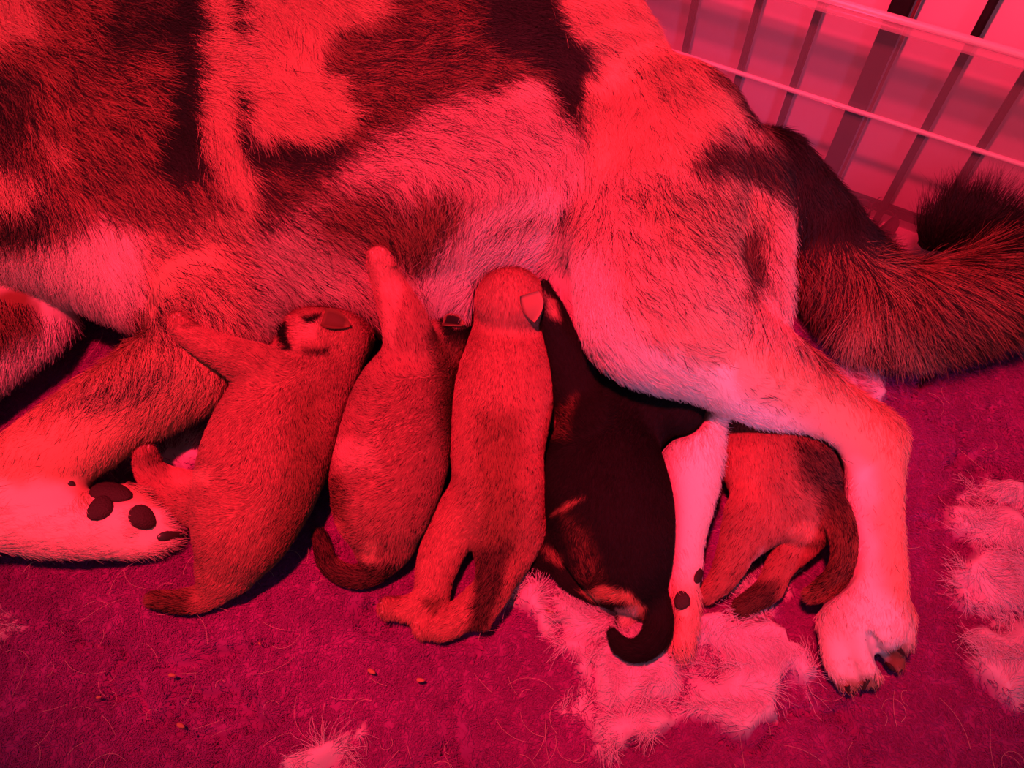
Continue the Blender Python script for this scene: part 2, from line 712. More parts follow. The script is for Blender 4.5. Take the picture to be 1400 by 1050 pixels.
extrude_profile('sheet', [(0, ZF), (0.0025, ZF), (0.0025, ZL - .004), (0, ZL - .004)], -0.45, 0.6, mg)
ml = mg.copy()
ml.name = 'clear_plastic_edge'
ml.node_tree.nodes[m1.name].inputs[0].default_value = 0.55
ml.node_tree.nodes[m2.name].inputs[0].default_value = 0.22
ml.node_tree.nodes[df.name].inputs[0].default_value = (0.85, 0.72, 0.80, 1)
extrude_profile('lip', circ(0.002, ZL, 0.0030), -0.45, 0.6, ml)
mf = mg.copy()
mf.name = 'clear_plastic_doubled'
mf.node_tree.nodes[m1.name].inputs[0].default_value = 0.34
extrude_profile('lip_flange', [(-0.010, ZL - .0035), (0.012, ZL - .0035), (0.012, ZL - .002), (-0.010, ZL - .002)], -0.45, 0.6, mf)
extrude_profile('ridge', circ(-0.001, ZR, 0.0020), -0.45, 0.6, ml)

# ------------------------------------------------------------------ dry leaf and curly twig on the floor behind the board
M_LEAF = mat_plain('dry_leaf_skin', (0.075, 0.022, 0.05), 0.7, 0.2, 0.4, 160, 0.4)
leaf = bpy.data.objects.new('dry_leaf', None)
C.objects.link(leaf)
tag(leaf, 'dark curled dry leaf on the floor behind the clear board, left of the tail tip', 'leaf')
LP = base0 + pdir * ((at(1215, 318, 0)[:2] - base0) @ pdir) + pn * 0.014
leaf.location = (LP[0], LP[1], ZF)


def leaf_xyz(u, v):
    wdt = 0.0085 * math.sin(math.pi * (0.12 + 0.83 * u)) ** .8
    return (v * wdt + .004 * u * u - .003, 0.0025 * math.cos(v * 2.2) + .003 * u, 0.001 + 0.030 * u + .002 * math.sin(4 * u) * v)


lv, lf = [], []
nu, nv = 12, 7
for sd in (0, 1):
    for a in range(nu):
        for b in range(nv):
            x, y, z = leaf_xyz(a / (nu - 1), b / (nv - 1) * 2 - 1)
            lv.append((x, y + sd * .0007, z))
for sd in (0, 1):
    for a in range(nu - 1):
        for b in range(nv - 1):
            o_ = sd * nu * nv
            f_ = (o_ + a * nv + b, o_ + a * nv + b + 1, o_ + (a + 1) * nv + b + 1, o_ + (a + 1) * nv + b)
            lf.append(f_ if sd == 0 else f_[::-1])
mesh_obj('blade', lv, lf, M_LEAF, leaf)


def tube(name, pts, r, mat, parent, seg=6):
    P = np.array(pts, float)
    V, Fc = [], []
    for i in range(len(P)):
        d = Vector(P[min(i + 1, len(P) - 1)] - P[max(i - 1, 0)]).normalized()
        s1 = d.orthogonal().normalized()
        s2 = d.cross(s1)
        rr = r * (1 - .6 * i / (len(P) - 1))
        for j in range(seg):
            a = 2 * math.pi * j / seg
            V.append((Vector(P[i]) + s1 * math.cos(a) * rr + s2 * math.sin(a) * rr)[:])
    for i in range(len(P) - 1):
        for j in range(seg):
            a, b = i * seg + j, i * seg + (j + 1) % seg
            Fc.append((a, b, b + seg, a + seg))
    Fc += [tuple(range(seg))[::-1], tuple(range((len(P) - 1) * seg, len(P) * seg))]
    return mesh_obj(name, V, Fc, mat, parent)


tube('stalk', [(-.001 - .011 * t, .003 + .002 * t, .030 + .006 * math.sin(2.6 * t)) for t in np.linspace(0, 1, 8)], .0007, M_LEAF, leaf)

twig = bpy.data.objects.new('twig', None)
C.objects.link(twig)
tag(twig, 'thin curly dark twig poking up behind the clear board beside the rump', 'twig')
LP = base0 + pdir * ((at(1180, 300, 0)[:2] - base0) @ pdir) + pn * 0.012
twig.location = (LP[0], LP[1], ZF)
tube('stem', [(.004 * math.sin(3 * t), .001, .002 + .036 * t) for t in np.linspace(0, 1, 8)], .0016, M_LEAF, twig)
tube('tendril', [(-.009 + .008 * math.cos(a), .001, .036 + .006 * math.sin(a)) for a in np.linspace(-.4, 3.6, 12)], .0009, M_LEAF, twig)
tube('tendril', [(.001 + .007 * t, .002, .030 + .014 * math.sin(1.8 * t)) for t in np.linspace(0, 1, 8)], .0008, M_LEAF, twig)
tube('tendril', [(.003 + .006 * t, .002, .022 + .010 * math.sin(2.6 * t)) for t in np.linspace(0, 1, 8)], .0009, M_LEAF, twig)

# ------------------------------------------------------------------ fleece
FLEECE_PRINT = [
    [(705, 800), (735, 785), (780, 790), (830, 800), (860, 810), (930, 830), (1000, 830), (1050, 850), (1100, 890), (1125, 925), (1095, 940), (1060, 925), (1060, 960), (1065, 990), (1000, 1003), (960, 985), (930, 960), (900, 1000), (840, 1010), (780, 985), (755, 960), (800, 940), (790, 900), (760, 870), (735, 850), (700, 825)],
    [(822, 985), (838, 985), (832, 1040), (826, 1040)],
    [(1295, 690), (1330, 685), (1355, 655), (1400, 670), (1480, 660), (1480, 760), (1400, 750), (1330, 745), (1300, 720)],
    [(1300, 765), (1345, 750), (1450, 760), (1450, 850), (1380, 838), (1330, 835), (1298, 805)],
    [(1330, 865), (1380, 845), (1470, 850), (1470, 985), (1390, 960), (1330, 930), (1318, 905)],
    [(-60, 835), (0, 835), (20, 845), (38, 855), (15, 872), (-60, 880)],
    [(1110, 505), (1180, 510), (1215, 540), (1190, 550), (1130, 530)],
    [(1370, 455), (1400, 430), (1480, 430), (1480, 490), (1390, 485)],
    [(395, 1045), (430, 1020), (470, 1015), (500, 985), (495, 1020), (480, 1060), (400, 1070)],
    [(215, 615), (260, 605), (285, 640), (250, 645), (215, 640)],
    [(1000, 800), (1050, 780), (1080, 800), (1070, 850), (1000, 840)],
]


def at_floor(q):
    d = FW[None] + RT[None] * ((q[:, :1] - 700) / FPX) + UP[None] * ((525 - q[:, 1:]) / FPX)
    return (CAM + d * (-H / d[:, 2:]))[:, :2]


def print_mask(q):
    qq = q + np.stack([fbm(q[:, 0] / 30, q[:, 1] / 30, 5, 3) - .5, fbm(q[:, 0] / 30, q[:, 1] / 30, 15, 3) - .5], 1) * 44
    m = np.zeros(len(q))
    for p in FLEECE_PRINT:
        m = np.maximum(m, sstep(0.5 - poly_sd(qq, p) / 16))
    fl = at_floor(q)
    cw = np.abs(fbm(fl[:, 0] * 24 + 9, fl[:, 1] * 24, 28, 2) - .5)
    return m * (1 - .65 * np.exp(-(cw / .030) ** 2))


def crease_of(x, y):
    cr = np.abs(fbm(x * 17 + 3, y * 17, 8, 3) - .5)
    return np.exp(-(cr / 0.022) ** 2) * sstep((fbm(x * 11, y * 11, 71, 2) - .44) / .12)


def fleece_height(x, y, mask):
    # soft lumps parted by creases, higher where the pale pile stands up
    a = fbm(x * 34, y * 34, 3, 3)
    crease = crease_of(x, y)
    cw = np.abs(fbm(x * 24 + 9, y * 24, 28, 2) - .5)
    return (a - .5) * 0.006 - crease * 0.0120 - 0.002 + mask * (0.001 + 0.012 * (1 - np.exp(-(cw / .08) ** 2)))


gx = np.arange(-0.80, 0.80, 0.0032)
gy = np.arange(-0.08, 0.66, 0.0032)
GX, GY = np.meshgrid(gx, gy)
# the fleece stops in front of the clear board
fx, fy = GX.ravel(), GY.ravel()
q = proj(np.stack([fx, fy, np.zeros_like(fx)], 1))
mk = print_mask(q)
PURPLE = np.array([0.235, 0.034, 0.20])
FWHITE = np.array([0.56, 0.46, 0.54])


def fleece_col(q, mk, jitter=None):
    v = 0.75 + 0.5 * fbm(q[:, 0] / 60, q[:, 1] / 60, 44, 3)
    c = PURPLE[None] * v[:, None] * (1 - mk[:, None]) + FWHITE[None] * mk[:, None]
    return c


fz = fleece_height(fx, fy, mk)
behind = (np.stack([fx, fy], 1) - base0) @ pn
nxg, nyg = len(gx), len(gy)
i = np.arange(nyg - 1)[:, None] * nxg + np.arange(nxg - 1)[None]
Qf = np.stack([i, i + 1, i + 1 + nxg, i + nxg], -1).reshape(-1, 4)
Qf = Qf[(behind[Qf] < -0.006).all(1)]
used = np.unique(Qf)
remap = np.full(len(fx), -1)
remap[used] = np.arange(len(used))
VF = np.stack([fx, fy, fz], 1)[used]
QF = remap[Qf]
fleece = mesh_obj('fleece_blanket', VF, QF, M_FLEECE, None, True, fleece_col(q[used], mk[used]))
# pull the outer rim down to the floor so that the blanket has thickness
rim = (np.abs(VF[:, 0]) > 0.79) | (VF[:, 1] < -0.074) | (VF[:, 1] > 0.652) | (behind[used] > -0.013)
co = VF.copy()
co[rim, 2] = ZF + 0.001
fleece.data.vertices.foreach_set('co', co.ravel().astype(np.float32))
tag(fleece, 'deep purple fleece blanket with fluffy white patches spread under the dogs', 'blanket')

def pile_of(name, count, white, radius):
    sel = rng.random((count * 5, 2)) * np.array([1.5, 0.72]) + np.array([-0.75, -0.05])
    qs = proj(np.stack([sel[:, 0], sel[:, 1], np.zeros(len(sel))], 1))
    ok = (qs[:, 0] > -190) & (qs[:, 0] < 1540) & (qs[:, 1] > 300) & (qs[:, 1] < 1160) & (((sel - base0) @ pn) < -0.014)
    sel, qs = sel[ok], qs[ok]
    ms = print_mask(qs)
    ok = (ms > np.clip(rng.random(len(ms)), .3, 1)) if white else (rng.random(len(ms)) >= ms)
    sel, qs, ms = sel[ok][:count], qs[ok][:count], ms[ok][:count]
    n = len(sel)
    hz = fleece_height(sel[:, 0], sel[:, 1], ms)
    if white:
        ang = fbm(sel[:, 0] * 22, sel[:, 1] * 22, 12, 2) * 16 + rng.normal(0, 0.30, n)
        Lf, turn, up = rng.uniform(.010, .019, n), 0.5, .16
    else:
        ang = fbm(sel[:, 0] * 55, sel[:, 1] * 55, 12, 2) * 14 + rng.normal(0, 0.8, n)
        Lf, turn, up = rng.uniform(.004, .008, n), 1.1, .34
    k = 5
    S = np.zeros((n, k, 3))
    p = sel.copy()
    bend = rng.normal(0, turn, n)
    for j in range(k):
        t = j / (k - 1)
        S[:, j, :2] = p
        S[:, j, 2] = hz - 0.0004 + Lf * up * math.sin(t * 2.5)
        aa = ang + bend * t + rng.normal(0, turn * .4, n)
        p = p + np.stack([np.cos(aa), np.sin(aa)], 1) * (Lf / (k - 1))[:, None]
    fc = (np.tile(FWHITE, (n, 1)) if white else fleece_col(qs, np.zeros(n))) * rng.normal(1, .13, n)[:, None]
    o = curves_obj(name, S, radius, M_FLEECE, fleece, np.clip(fc, 0, 1), 0.5)
    tag(o, kind='stuff')
    return o


pile_of('pile', 290000, False, .00018)
tag(pile_of('white_fluff', 70000, True, .00013), 'fluffy white tufts of the fleece')

# shed dog hairs and crumbs on the fleece
n = 300
lp = rng.random((n, 2)) * np.array([1500, 740]) + np.array([-50, 420])
S = np.zeros((n, 6, 3))
for kx in range(n):
    p = at(lp[kx, 0], lp[kx, 1], 0.005)
    a = rng.uniform(0, 6.28)
    L = rng.uniform(.008, .034)
    bend = rng.normal(0, 1.0)
    for j in range(6):
        S[kx, j] = p
        t = a + bend * j / 3
        p = p + np.array([math.cos(t), math.sin(t), 0]) * L / 5
    S[kx, :, 2] = 0.0045 + np.sin(np.linspace(0, 3.1, 6)) * rng.uniform(0, .004)
sh = curves_obj('shed_hair', S, 0.00009, M_FUR, fleece, np.tile(CREAM, (n, 1)), 0.6)
tag(sh, kind='stuff')
M_CRUMB = mat_plain('crumb', (0.36, 0.17, 0.10), 0.8, 0.2, 0.2, 400)
for px, py, s in ((235, 923, .0022), (135, 953, .0016), (247, 992, .0026), (575, 930, .0026), (508, 918, .0028), (752, 835, .003), (355, 880, .0012)):
    p = at(px, py, 0.006)
    cr = blob('crumb', p, (0.2, .1, 1), (1, rng.uniform(-1, 1), 0), s * 1.1, s * .55, s * .35, M_CRUMB, fleece, 8, 5, 0.3)

# ------------------------------------------------------------------ the animals as fields
#@@DOG
dog_chains = [
    Chain([(-170, 60, .11, 200), (100, 40, .11, 200), (300, 30, .11, 195), (500, 20, .11, 190), (700, 50, .105, 155), (832, 150, .105, 106), (930, 205, .10, 84)], .02),
    Chain([(-170, 250, .10, 150), (100, 250, .10, 150), (300, 265, .10, 148), (500, 262, .098, 146), (650, 258, .097, 146), (770, 262, .095, 138)], .03),
    Chain([(-170, 150, .108, 170), (100, 150, .108, 168), (300, 150, .108, 165), (500, 148, .106, 162), (700, 150, .103, 142)], .03),
    Chain([(-100, 250, .10, 145), (60, 262, .10, 130), (150, 312, .09, 110), (230, 360, .08, 98), (330, 380, .08, 70)], .025),
    Chain([(640, 335, .06, 66), (700, 340, .06, 66), (770, 350, .055, 58)], .015),
    Chain([(310, 375, .065, 72), (420, 382, .06, 66), (560, 385, .06, 66), (680, 388, .055, 62), (765, 400, .05, 54)], .025),
    # upper hind leg, tail and feet
    Chain([(908, 195, .11, 106), (903, 280, .122, 113), (895, 370, .125, 108), (905, 425, .12, 104)], .018),
    Chain([(985, 250, .10, 84), (1000, 330, .10, 76), (998, 410, .10, 74)], .018),
    Chain([(905, 425, .12, 104), (1000, 487, .10, 80), (1100, 553, .075, 57), (1182, 606, .058, 42)], .015),
    Chain([(1150, 565, .065, 34), (1203, 590, .055, 24)], .010),
    Chain([(1184, 605, .055, 46), (1186, 700, .046, 45), (1187, 780, .040, 48), (1182, 840, .034, 55)], .012),
    Chain([(1142, 845, .028, 24), (1146, 900, .024, 21), (1158, 932, .016, 16)], .003),
    Chain([(1176, 850, .034, 27), (1180, 898, .029, 25), (1188, 922, .018, 19)], .003),
    Chain([(1222, 835, .034, 27), (1226, 872, .027, 23)], .003),
    Chain([(1215, 885, .018, 17), (1226, 906, .013, 13)], .003),
    # lower hind leg, lying on the blanket
    Chain([(850, 450, .05, 62), (930, 520, .05, 52), (945, 590, .045, 48), (942, 650, .038, 42), (936, 720, .032, 31), (930, 780, .026, 28), (928, 830, .022, 28), (928, 868, .018, 22)], .012),
    # near foreleg, folded at the wrist
    Chain([(300, 425, .08, 80), (268, 488, .07, 68), (150, 568, .055, 61), (60, 628, .048, 60), (-5, 672, .042, 56), (-45, 692, .04, 50)], .014),
    Chain([(-50, 690, .04, 50), (30, 705, .036, 50), (105, 716, .032, 45), (165, 714, .028, 36)], .012),
    Chain([(160, 690, .028, 28), (205, 678, .026, 22), (228, 672, .022, 17)], .005),
    Chain([(165, 708, .026, 30), (215, 706, .024, 22), (246, 712, .018, 15)], .005),
    Chain([(140, 735, .024, 28), (195, 738, .020, 22), (228, 736, .016, 15)], .005),
    # far foreleg
    Chain([(-140, 545, .05, 75), (-60, 490, .05, 72), (10, 448, .05, 60), (60, 425, .045, 40)], .01),
    # tail
    Chain([(1050, 235, .09, 56), (1122, 305, .07, 48), (1155, 375, .05, 58), (1205, 420, .045, 62), (1290, 420, .045, 60), (1385, 395, .045, 60), (1460, 350, .045, 56)], .014),
    Chain([(1460, 345, .045, 52), (1410, 318, .05, 38), (1345, 312, .056, 34), (1296, 318, .056, 26), (1272, 328, .05, 16)], .01),
]

def make_pups():
  on = lambda px, py, r, up=.55: (px, py, dog_z(px, py) + r * .6 / FPX * up, r)
  def toe(*spots):
      out = []
      for sp in spots:
          z = sp[3] if len(sp) > 3 else on(sp[0], sp[1], sp[2], 1.0)[2]
          out.append(Chain([(sp[0], sp[1], z, sp[2]), (sp[0] + .5, sp[1] + 3, z, sp[2])], .0018))
      return out
  return {
    'a': [
        Chain([(470, 462, .040, 40), (440, 497, .042, 52), (398, 545, .045, 74), (362, 630, .047, 84), (335, 715, .040, 68), (316, 765, .026, 42)], .01),
        Chain([(462, 462, .055, 40), (425, 456, .062, 36), (398, 456, .064, 26)], .008),
        Chain([(372, 515, .070, 38), on(318, 488, 26), on(275, 467, 19), on(250, 449, 16), on(243, 437, 12)], .007),
        *toe((238, 434, 6), (245, 430, 6), (252, 435, 5.5)),
        Chain([(318, 690, .030, 52), (262, 678, .022, 34), (215, 655, .024, 22), (201, 632, .034, 17), (197, 617, .042, 13)], .008),
        *toe((191, 613, 5.5, .044), (198, 609, 6, .044), (205, 612, 5.5, .044)),
        Chain([(316, 765, .026, 40), (290, 808, .013, 22), (255, 822, .010, 17), (210, 820, .008, 12)], .008),
        Chain([(440, 560, .030, 34), (455, 620, .018, 16)], .006),
    ],
    'b': [
        Chain([(610, 470, .040, 42), (585, 500, .042, 50), (555, 545, .044, 68), (540, 610, .047, 76), (525, 680, .040, 70), (525, 730, .026, 44)], .01),
        Chain([(612, 475, .045, 38), (625, 445, .045, 26)], .008),
        Chain([(568, 495, .06, 38), (553, 440, .085, 31), on(533, 393, 22, 1.), on(521, 364, 18, 1.), on(517, 351, 15, 1.)], .008),
        *toe((508, 349, 6.5), (516, 343, 7), (525, 347, 6)),
        Chain([(500, 640, .028, 50), (468, 650, .018, 24), (450, 625, .014, 13), (450, 612, .014, 9)], .008),
        Chain([(528, 740, .024, 34), (512, 780, .012, 18), (480, 788, .010, 15), (448, 770, .009, 13), (437, 733, .008, 10)], .008),
    ],
    'c': [
        Chain([(697, 412, .055, 46), (697, 455, .048, 50), (690, 530, .046, 66), (680, 620, .045, 62), (688, 690, .040, 56), (686, 745, .026, 34)], .01),
        Chain([(697, 415, .060, 47), on(698, 412, 47, .35)], .008),
        Chain([(748, 540, .032, 20), (752, 575, .022, 13)], .006),
        Chain([(652, 690, .030, 44), (617, 728, .024, 34), (597, 775, .018, 27), (588, 815, .014, 22), (560, 832, .012, 18), (532, 830, .011, 14)], .008),
        *toe((526, 822, 6.5, .012), (521, 831, 6.5, .010), (527, 840, 6, .008)),
        Chain([(715, 720, .026, 34), (690, 780, .016, 24), (645, 830, .012, 22), (608, 856, .011, 19), (580, 858, .010, 14)], .008),
        *toe((573, 850, 6.5, .011), (570, 860, 6.5, .009), (577, 868, 6, .007)),
        Chain([(684, 745, .030, 32), (676, 800, .024, 24), (660, 850, .012, 12)], .007),
    ],
    'd': [
        Chain([(890, 500, .035, 42), (862, 552, .040, 58), (828, 610, .045, 72), (832, 690, .048, 86), (850, 760, .040, 66), (868, 800, .030, 36)], .01),
        Chain([(868, 555, .050, 54), (924, 556, .066, 38)], .01),
        Chain([(800, 560, .050, 40), (775, 490, .062, 26), (756, 430, .078, 18), (743, 402, .088, 14), (741, 392, .09, 11)], .006),
        *toe((735, 391, 5, .092), (741, 386, 5.5, .092), (748, 391, 5, .09)),
        Chain([(775, 700, .03, 34), (752, 728, .024, 24), (760, 760, .018, 18), (785, 800, .012, 15), (812, 815, .010, 12)], .007),
        Chain([(742, 745, .018, 16), (728, 770, .010, 12), (745, 778, .009, 9)], .006),
        Chain([(868, 800, .030, 32), (896, 830, .026, 21), (898, 866, .024, 19), (874, 889, .022, 16), (850, 884, .021, 13), (837, 866, .020, 8)], .007),
        Chain([(840, 805, .022, 28), (815, 805, .016, 18)], .006),
        Chain([(860, 835, .014, 17), (852, 850, .010, 11)], .004),
    ],
    'e': [
        Chain([(1030, 560, .030, 40), (1040, 600, .036, 56), (1070, 650, .040, 72), (1094, 695, .040, 50), (1106, 714, .036, 34)], .01),
        Chain([(1043, 695, .038, 46), (1012, 742, .030, 27), (990, 788, .020, 18), (966, 812, .012, 13)], .004),
        Chain([(1100, 732, .028, 26), (1068, 772, .022, 18), (1050, 806, .016, 17), (1014, 830, .011, 13)], .003),
        Chain([(1112, 680, .052, 30), (1140, 698, .060, 21), (1154, 740, .060, 17), (1148, 780, .050, 15), (1126, 804, .036, 14), (1108, 814, .028, 11)], .003),
    ],
}


def field_of(chains, h, ground=0.0):
    lo = np.min([c.bbox(0.012)[0] for c in chains], 0)
    hi = np.max([c.bbox(0.012)[1] for c in chains], 0)
    lo[2] = max(lo[2], ground - 3 * h)
    F = Field(lo, hi, h)
    for c in chains:
        F.add(c)
    F.floor(ground)
    return F


dogF = Field((-0.80, 0.10, -0.008), (0.72, 0.86, 0.27), 0.0033)
for c in dog_chains:
    dogF.add(c)
for c in (Chain([(1188, 858, .054, 5), (1194, 880, .044, 9), (1208, 912, .030, 10)], .002), Chain([(1189, 862, .045, 5), (1197, 885, .034, 8), (1208, 912, .020, 10)], .002), Chain([(1156, 872, .045, 4), (1162, 905, .032, 7), (1173, 942, .020, 8)], .002)):
    dogF.add(c, True)
dogF.floor(0.0015)


def dog_z(px, py):
    """height at which the view ray meets the dog's flank"""
    d = ray(px, py)
    t = np.linspace(0.30, 0.85, 500)
    P = CAM + d * t[:, None]
    v = dogF.sample(P[:, 0], P[:, 1], P[:, 2])
    k = np.nonzero(v < 0)[0]
    return P[k[0], 2] if len(k) else 0.02


pup_chains = make_pups()
pups = {}
order = ['a', 'c', 'b', 'd', 'e']
for key in order:
    F = field_of(pup_chains[key], 0.0022, 0.0015)
    for other in pups.values():
        F.carve(other, 0.0008, 0.004)
    pups[key] = F
for c in ():
    pass
# the back leans against the clear board without passing it
GXd, GYd = np.meshgrid(dogF.ax[0], dogF.ax[1], indexing='ij')
dogF.D = smax(dogF.D, (((GXd - base0[0]) * pn[0] + (GYd - base0[1]) * pn[1]) + 0.016)[:, :, None].astype(np.float32), 0.01)
for f in pups.values():
    dogF.carve(f, 0.0026, 0.006)
VD, QD = surface_net(dogF)
VD = relax(VD, QD, 2)

#@@COAT
dog_layers = [
    # left: grizzled neck and shoulder
    ([(-300, -300), (262, -300), (262, 0), (262, 120), (275, 200), (330, 300), (250, 330), (190, 300), (60, 300), (-300, 300)], RUST * 1.05, .52, 14),
    ([(-60, -40), (25, -20), (45, 20), (30, 45), (-60, 60)], TAN, .10, 14),
    ([(-40, 80), (30, 85), (45, 130), (25, 180), (-40, 205)], BROWN, .70, 12),
    ([(130, 25), (165, -30), (262, -60), (262, 130), (240, 150), (215, 60), (150, 70), (115, 85)], BROWN, .75, 14),
    ([(214, -60), (256, -60), (258, 60), (255, 130), (262, 190), (275, 230), (225, 240), (195, 220), (210, 170), (222, 100)], BLACK, .97, 6),
    ([(0, 180), (40, 205), (45, 255), (60, 300), (-20, 330), (-30, 200)], BROWN, .7, 10),
    ([(-60, 210), (30, 212), (45, 240), (20, 268), (-60, 275)], TAN * 1.1, .12, 9),
    ([(40, 165), (75, 180), (75, 205), (55, 205)], TAN, .2, 7),
    # chest
    ([(-60, 330), (40, 335), (80, 310), (120, 288), (180, 298), (195, 340), (185, 400), (165, 462), (110, 470), (-60, 430)], WHITE * np.array([1, .86, .85]), .02, 16),
    ([(180, 320), (330, 250), (360, 330), (350, 420), (280, 480), (200, 470), (165, 440), (190, 390)], TAN * 1.15, .28, 18),
    ([(185, 410), (250, 400), (250, 470), (170, 475)], TAN, .40, 14),
    # side, pale below
    ([(340, 240), (480, 180), (620, 120), (730, 110), (790, 150), (800, 260), (770, 320), (700, 340), (600, 330), (400, 420), (330, 430), (330, 300)], CREAM * np.array([.95, .80, .85]), .18, 20),
    ([(330, 320), (400, 290), (450, 380), (470, 430), (350, 440)], CREAM, .16, 18),
    ([(440, 250), (540, 260), (610, 280), (600, 330), (520, 340), (430, 320), (400, 290)], RUST, .46, 24),
    ([(560, 250), (640, 250), (620, 300), (585, 360), (560, 350)], RUST, .42, 16),
    ([(600, 330), (660, 270), (740, 240), (775, 260), (770, 400), (600, 420), (560, 380)], WHITE * np.array([1, .84, .92]), .05, 16),
    ([(690, 285), (775, 270), (775, 300), (700, 310)], CREAM, .22, 10),
    ([(765, 265), (783, 262), (778, 290), (768, 300)], BLACK, .85, 5),
    # saddle
    ([(340, 175), (470, 150), (425, 90), (440, 30), (520, -40), (760, -40), (790, 50), (812, 85), (800, 140), (790, 180), (760, 150), (735, 105), (650, 118), (560, 150), (470, 200), (420, 260), (350, 300), (330, 240)], RUST * .75, .52, 16),
    ([(640, -40), (760, -40), (790, 50), (815, 85), (800, 145), (770, 150), (740, 90), (640, 60)], BLACK, .86, 12),
    ([(430, 80), (560, 30), (640, 20), (640, 80), (560, 110), (470, 130)], RUST * .8, .56, 12),
    ([(320, 170), (380, 190), (450, 185), (470, 200), (400, 225), (345, 215)], BLACK, .82, 9),
    ([(680, 112), (730, 100), (740, 115), (720, 130), (670, 135)], CREAM, .04, 8),
    # tan blobs on the shoulder
    ([(262, -60), (330, -60), (308, 60), (325, 165), (342, 230), (345, 300), (322, 285), (288, 225), (266, 185), (258, 120)], TAN * 1.08, .07, 7),
    ([(292, -60), (320, -60), (315, 40), (302, 50)], BROWN, .72, 7),
    ([(330, -60), (530, -60), (515, 15), (490, 28), (445, 32), (432, 60), (425, 90), (462, 110), (472, 150), (445, 184), (390, 186), (352, 168), (322, 160), (318, 80)], TAN * 1.06, .06, 7),
    ([(306, 110), (322, 120), (350, 230), (350, 310), (335, 300), (340, 230), (315, 150)], BLACK, .8, 5),
    # rump
    ([(748, -30), (860, -60), (1000, 60), (1060, 140), (1000, 150), (945, 190), (965, 215), (905, 240), (860, 225), (815, 230), (795, 180), (790, 140), (812, 90), (800, 60), (760, 40)], CREAM * np.array([.98, .70, .60]), .05, 8),
    ([(800, 30), (850, 60), (940, 90), (980, 130), (900, 130), (860, 100), (800, 60)], TAN * 1.1, .16, 14),
    # dark edge of the back, running into the tail
    ([(940, 60), (1010, 95), (1060, 130), (1110, 200), (1200, 290), (1200, 340), (1085, 330), (1075, 260), (1030, 250), (960, 235), (940, 215), (970, 170), (1040, 190), (1000, 140)], BROWN * .9, .70, 12),
    ([(985, 75), (1040, 95), (1090, 150), (1210, 280), (1190, 400), (1120, 380), (1088, 300), (1078, 230), (1050, 170), (1010, 120)], BLACK, .90, 9),
    # thigh
    ([(780, 250), (815, 225), (950, 225), (1050, 250), (1085, 300), (1070, 420), (960, 430), (860, 420), (800, 440), (775, 350)], CREAM * np.array([.95, .74, .72]), .19, 16),
    ([(860, 250), (1000, 230), (1070, 270), (1050, 340), (990, 350), (900, 330)], TAN * 1.0, .32, 20),
    ([(1000, 320), (1040, 300), (1045, 370), (1010, 390)], BROWN, .55, 10),
    ([(1050, 265), (1090, 270), (1088, 420), (1075, 475), (1045, 430), (1035, 380), (1055, 330)], CREAM * np.array([1, .85, .85]), .05, 8),
    ([(770, 300), (815, 320), (850, 420), (940, 490), (1060, 560), (1130, 620), (1090, 650), (950, 590), (830, 520), (770, 420)], WHITE * np.array([1, .88, .95]), .008, 22),
    ([(860, 430), (960, 420), (1070, 480), (1180, 540), (1130, 570), (1000, 520)], CREAM * np.array([1, .72, .66]), .035, 22),
    ([(1000, 470), (1075, 470), (1190, 530), (1245, 590), (1245, 860), (1215, 860), (1200, 640), (1100, 560)], TAN * np.array([1.25, 1.1, 1.1]), .015, 20),
    ([(1100, 620), (1190, 640), (1200, 800), (1245, 840), (1245, 960), (1110, 960), (1110, 640)], WHITE * np.array([1, .86, .88]), .01, 18),
    ([(1215, 890), (1245, 885), (1245, 925), (1205, 925)], RUST, .3, 8),
    ([(1140, 932), (1235, 925), (1235, 960), (1140, 960)], TAN, .35, 8),
    # lower hind leg
    ([(880, 500), (1000, 500), (985, 680), (960, 800), (890, 800)], WHITE * np.array([1, .85, .87]), .01, 8),
    ([(890, 795), (970, 795), (960, 900), (890, 900)], CREAM * np.array([1, .75, .7]), .03, 14),
    # foreleg
    ([(150, 465), (320, 440), (330, 540), (240, 610), (130, 665), (-100, 720), (-100, 560)], TAN * np.array([1.22, 1.1, 1.05]), .07, 14),
    ([(90, 540), (200, 480), (260, 480), (240, 530), (130, 570)], TAN * .95, .30, 14),
    ([(-100, 670), (60, 655), (110, 665), (160, 690), (260, 690), (270, 780), (-100, 790)], WHITE * np.array([1, .80, .74]), .01, 14),
    ([(95, 650), (125, 655), (125, 690), (105, 680)], TAN * 1.2, .08, 8),
    ([(170, 640), (260, 650), (250, 690), (180, 690)], TAN * 1.1, .05, 10),
    ([(-200, 390), (100, 390), (110, 450), (-20, 560), (-200, 600)], WHITE, .02, 12),
    ([(-100, 390), (40, 390), (50, 430), (20, 460), (-100, 460)], RUST * .8, .3, 14),  # top of the far foreleg darkened: the chest's shadow put into the coat
    # tail
    ([(1085, 330), (1200, 320), (1500, 300), (1500, 540), (1260, 545), (1205, 515), (1150, 500), (1085, 462)], RUST * 1.0, .56, 16),
    ([(1170, 400), (1200, 380), (1185, 440), (1150, 480), (1135, 470)], TAN * 1.1, .15, 8),
    ([(1205, 400), (1225, 400), (1265, 470), (1300, 490), (1240, 490), (1215, 450)], TAN * .9, .25, 10),
    ([(1190, 340), (1300, 350), (1420, 345), (1420, 400), (1300, 400), (1200, 380)], RUST * 1.35, .48, 14),
    ([(1225, 200), (1500, 200), (1500, 338), (1400, 350), (1290, 352), (1240, 345)], BLACK, .93, 6),
    ([(1200, 490), (1340, 480), (1400, 460), (1300, 560), (1225, 540)], BROWN, .8, 12),
]
dog_coat = Coat(CREAM * np.array([.9, .75, .72]), .2, dog_layers, 2, 9)

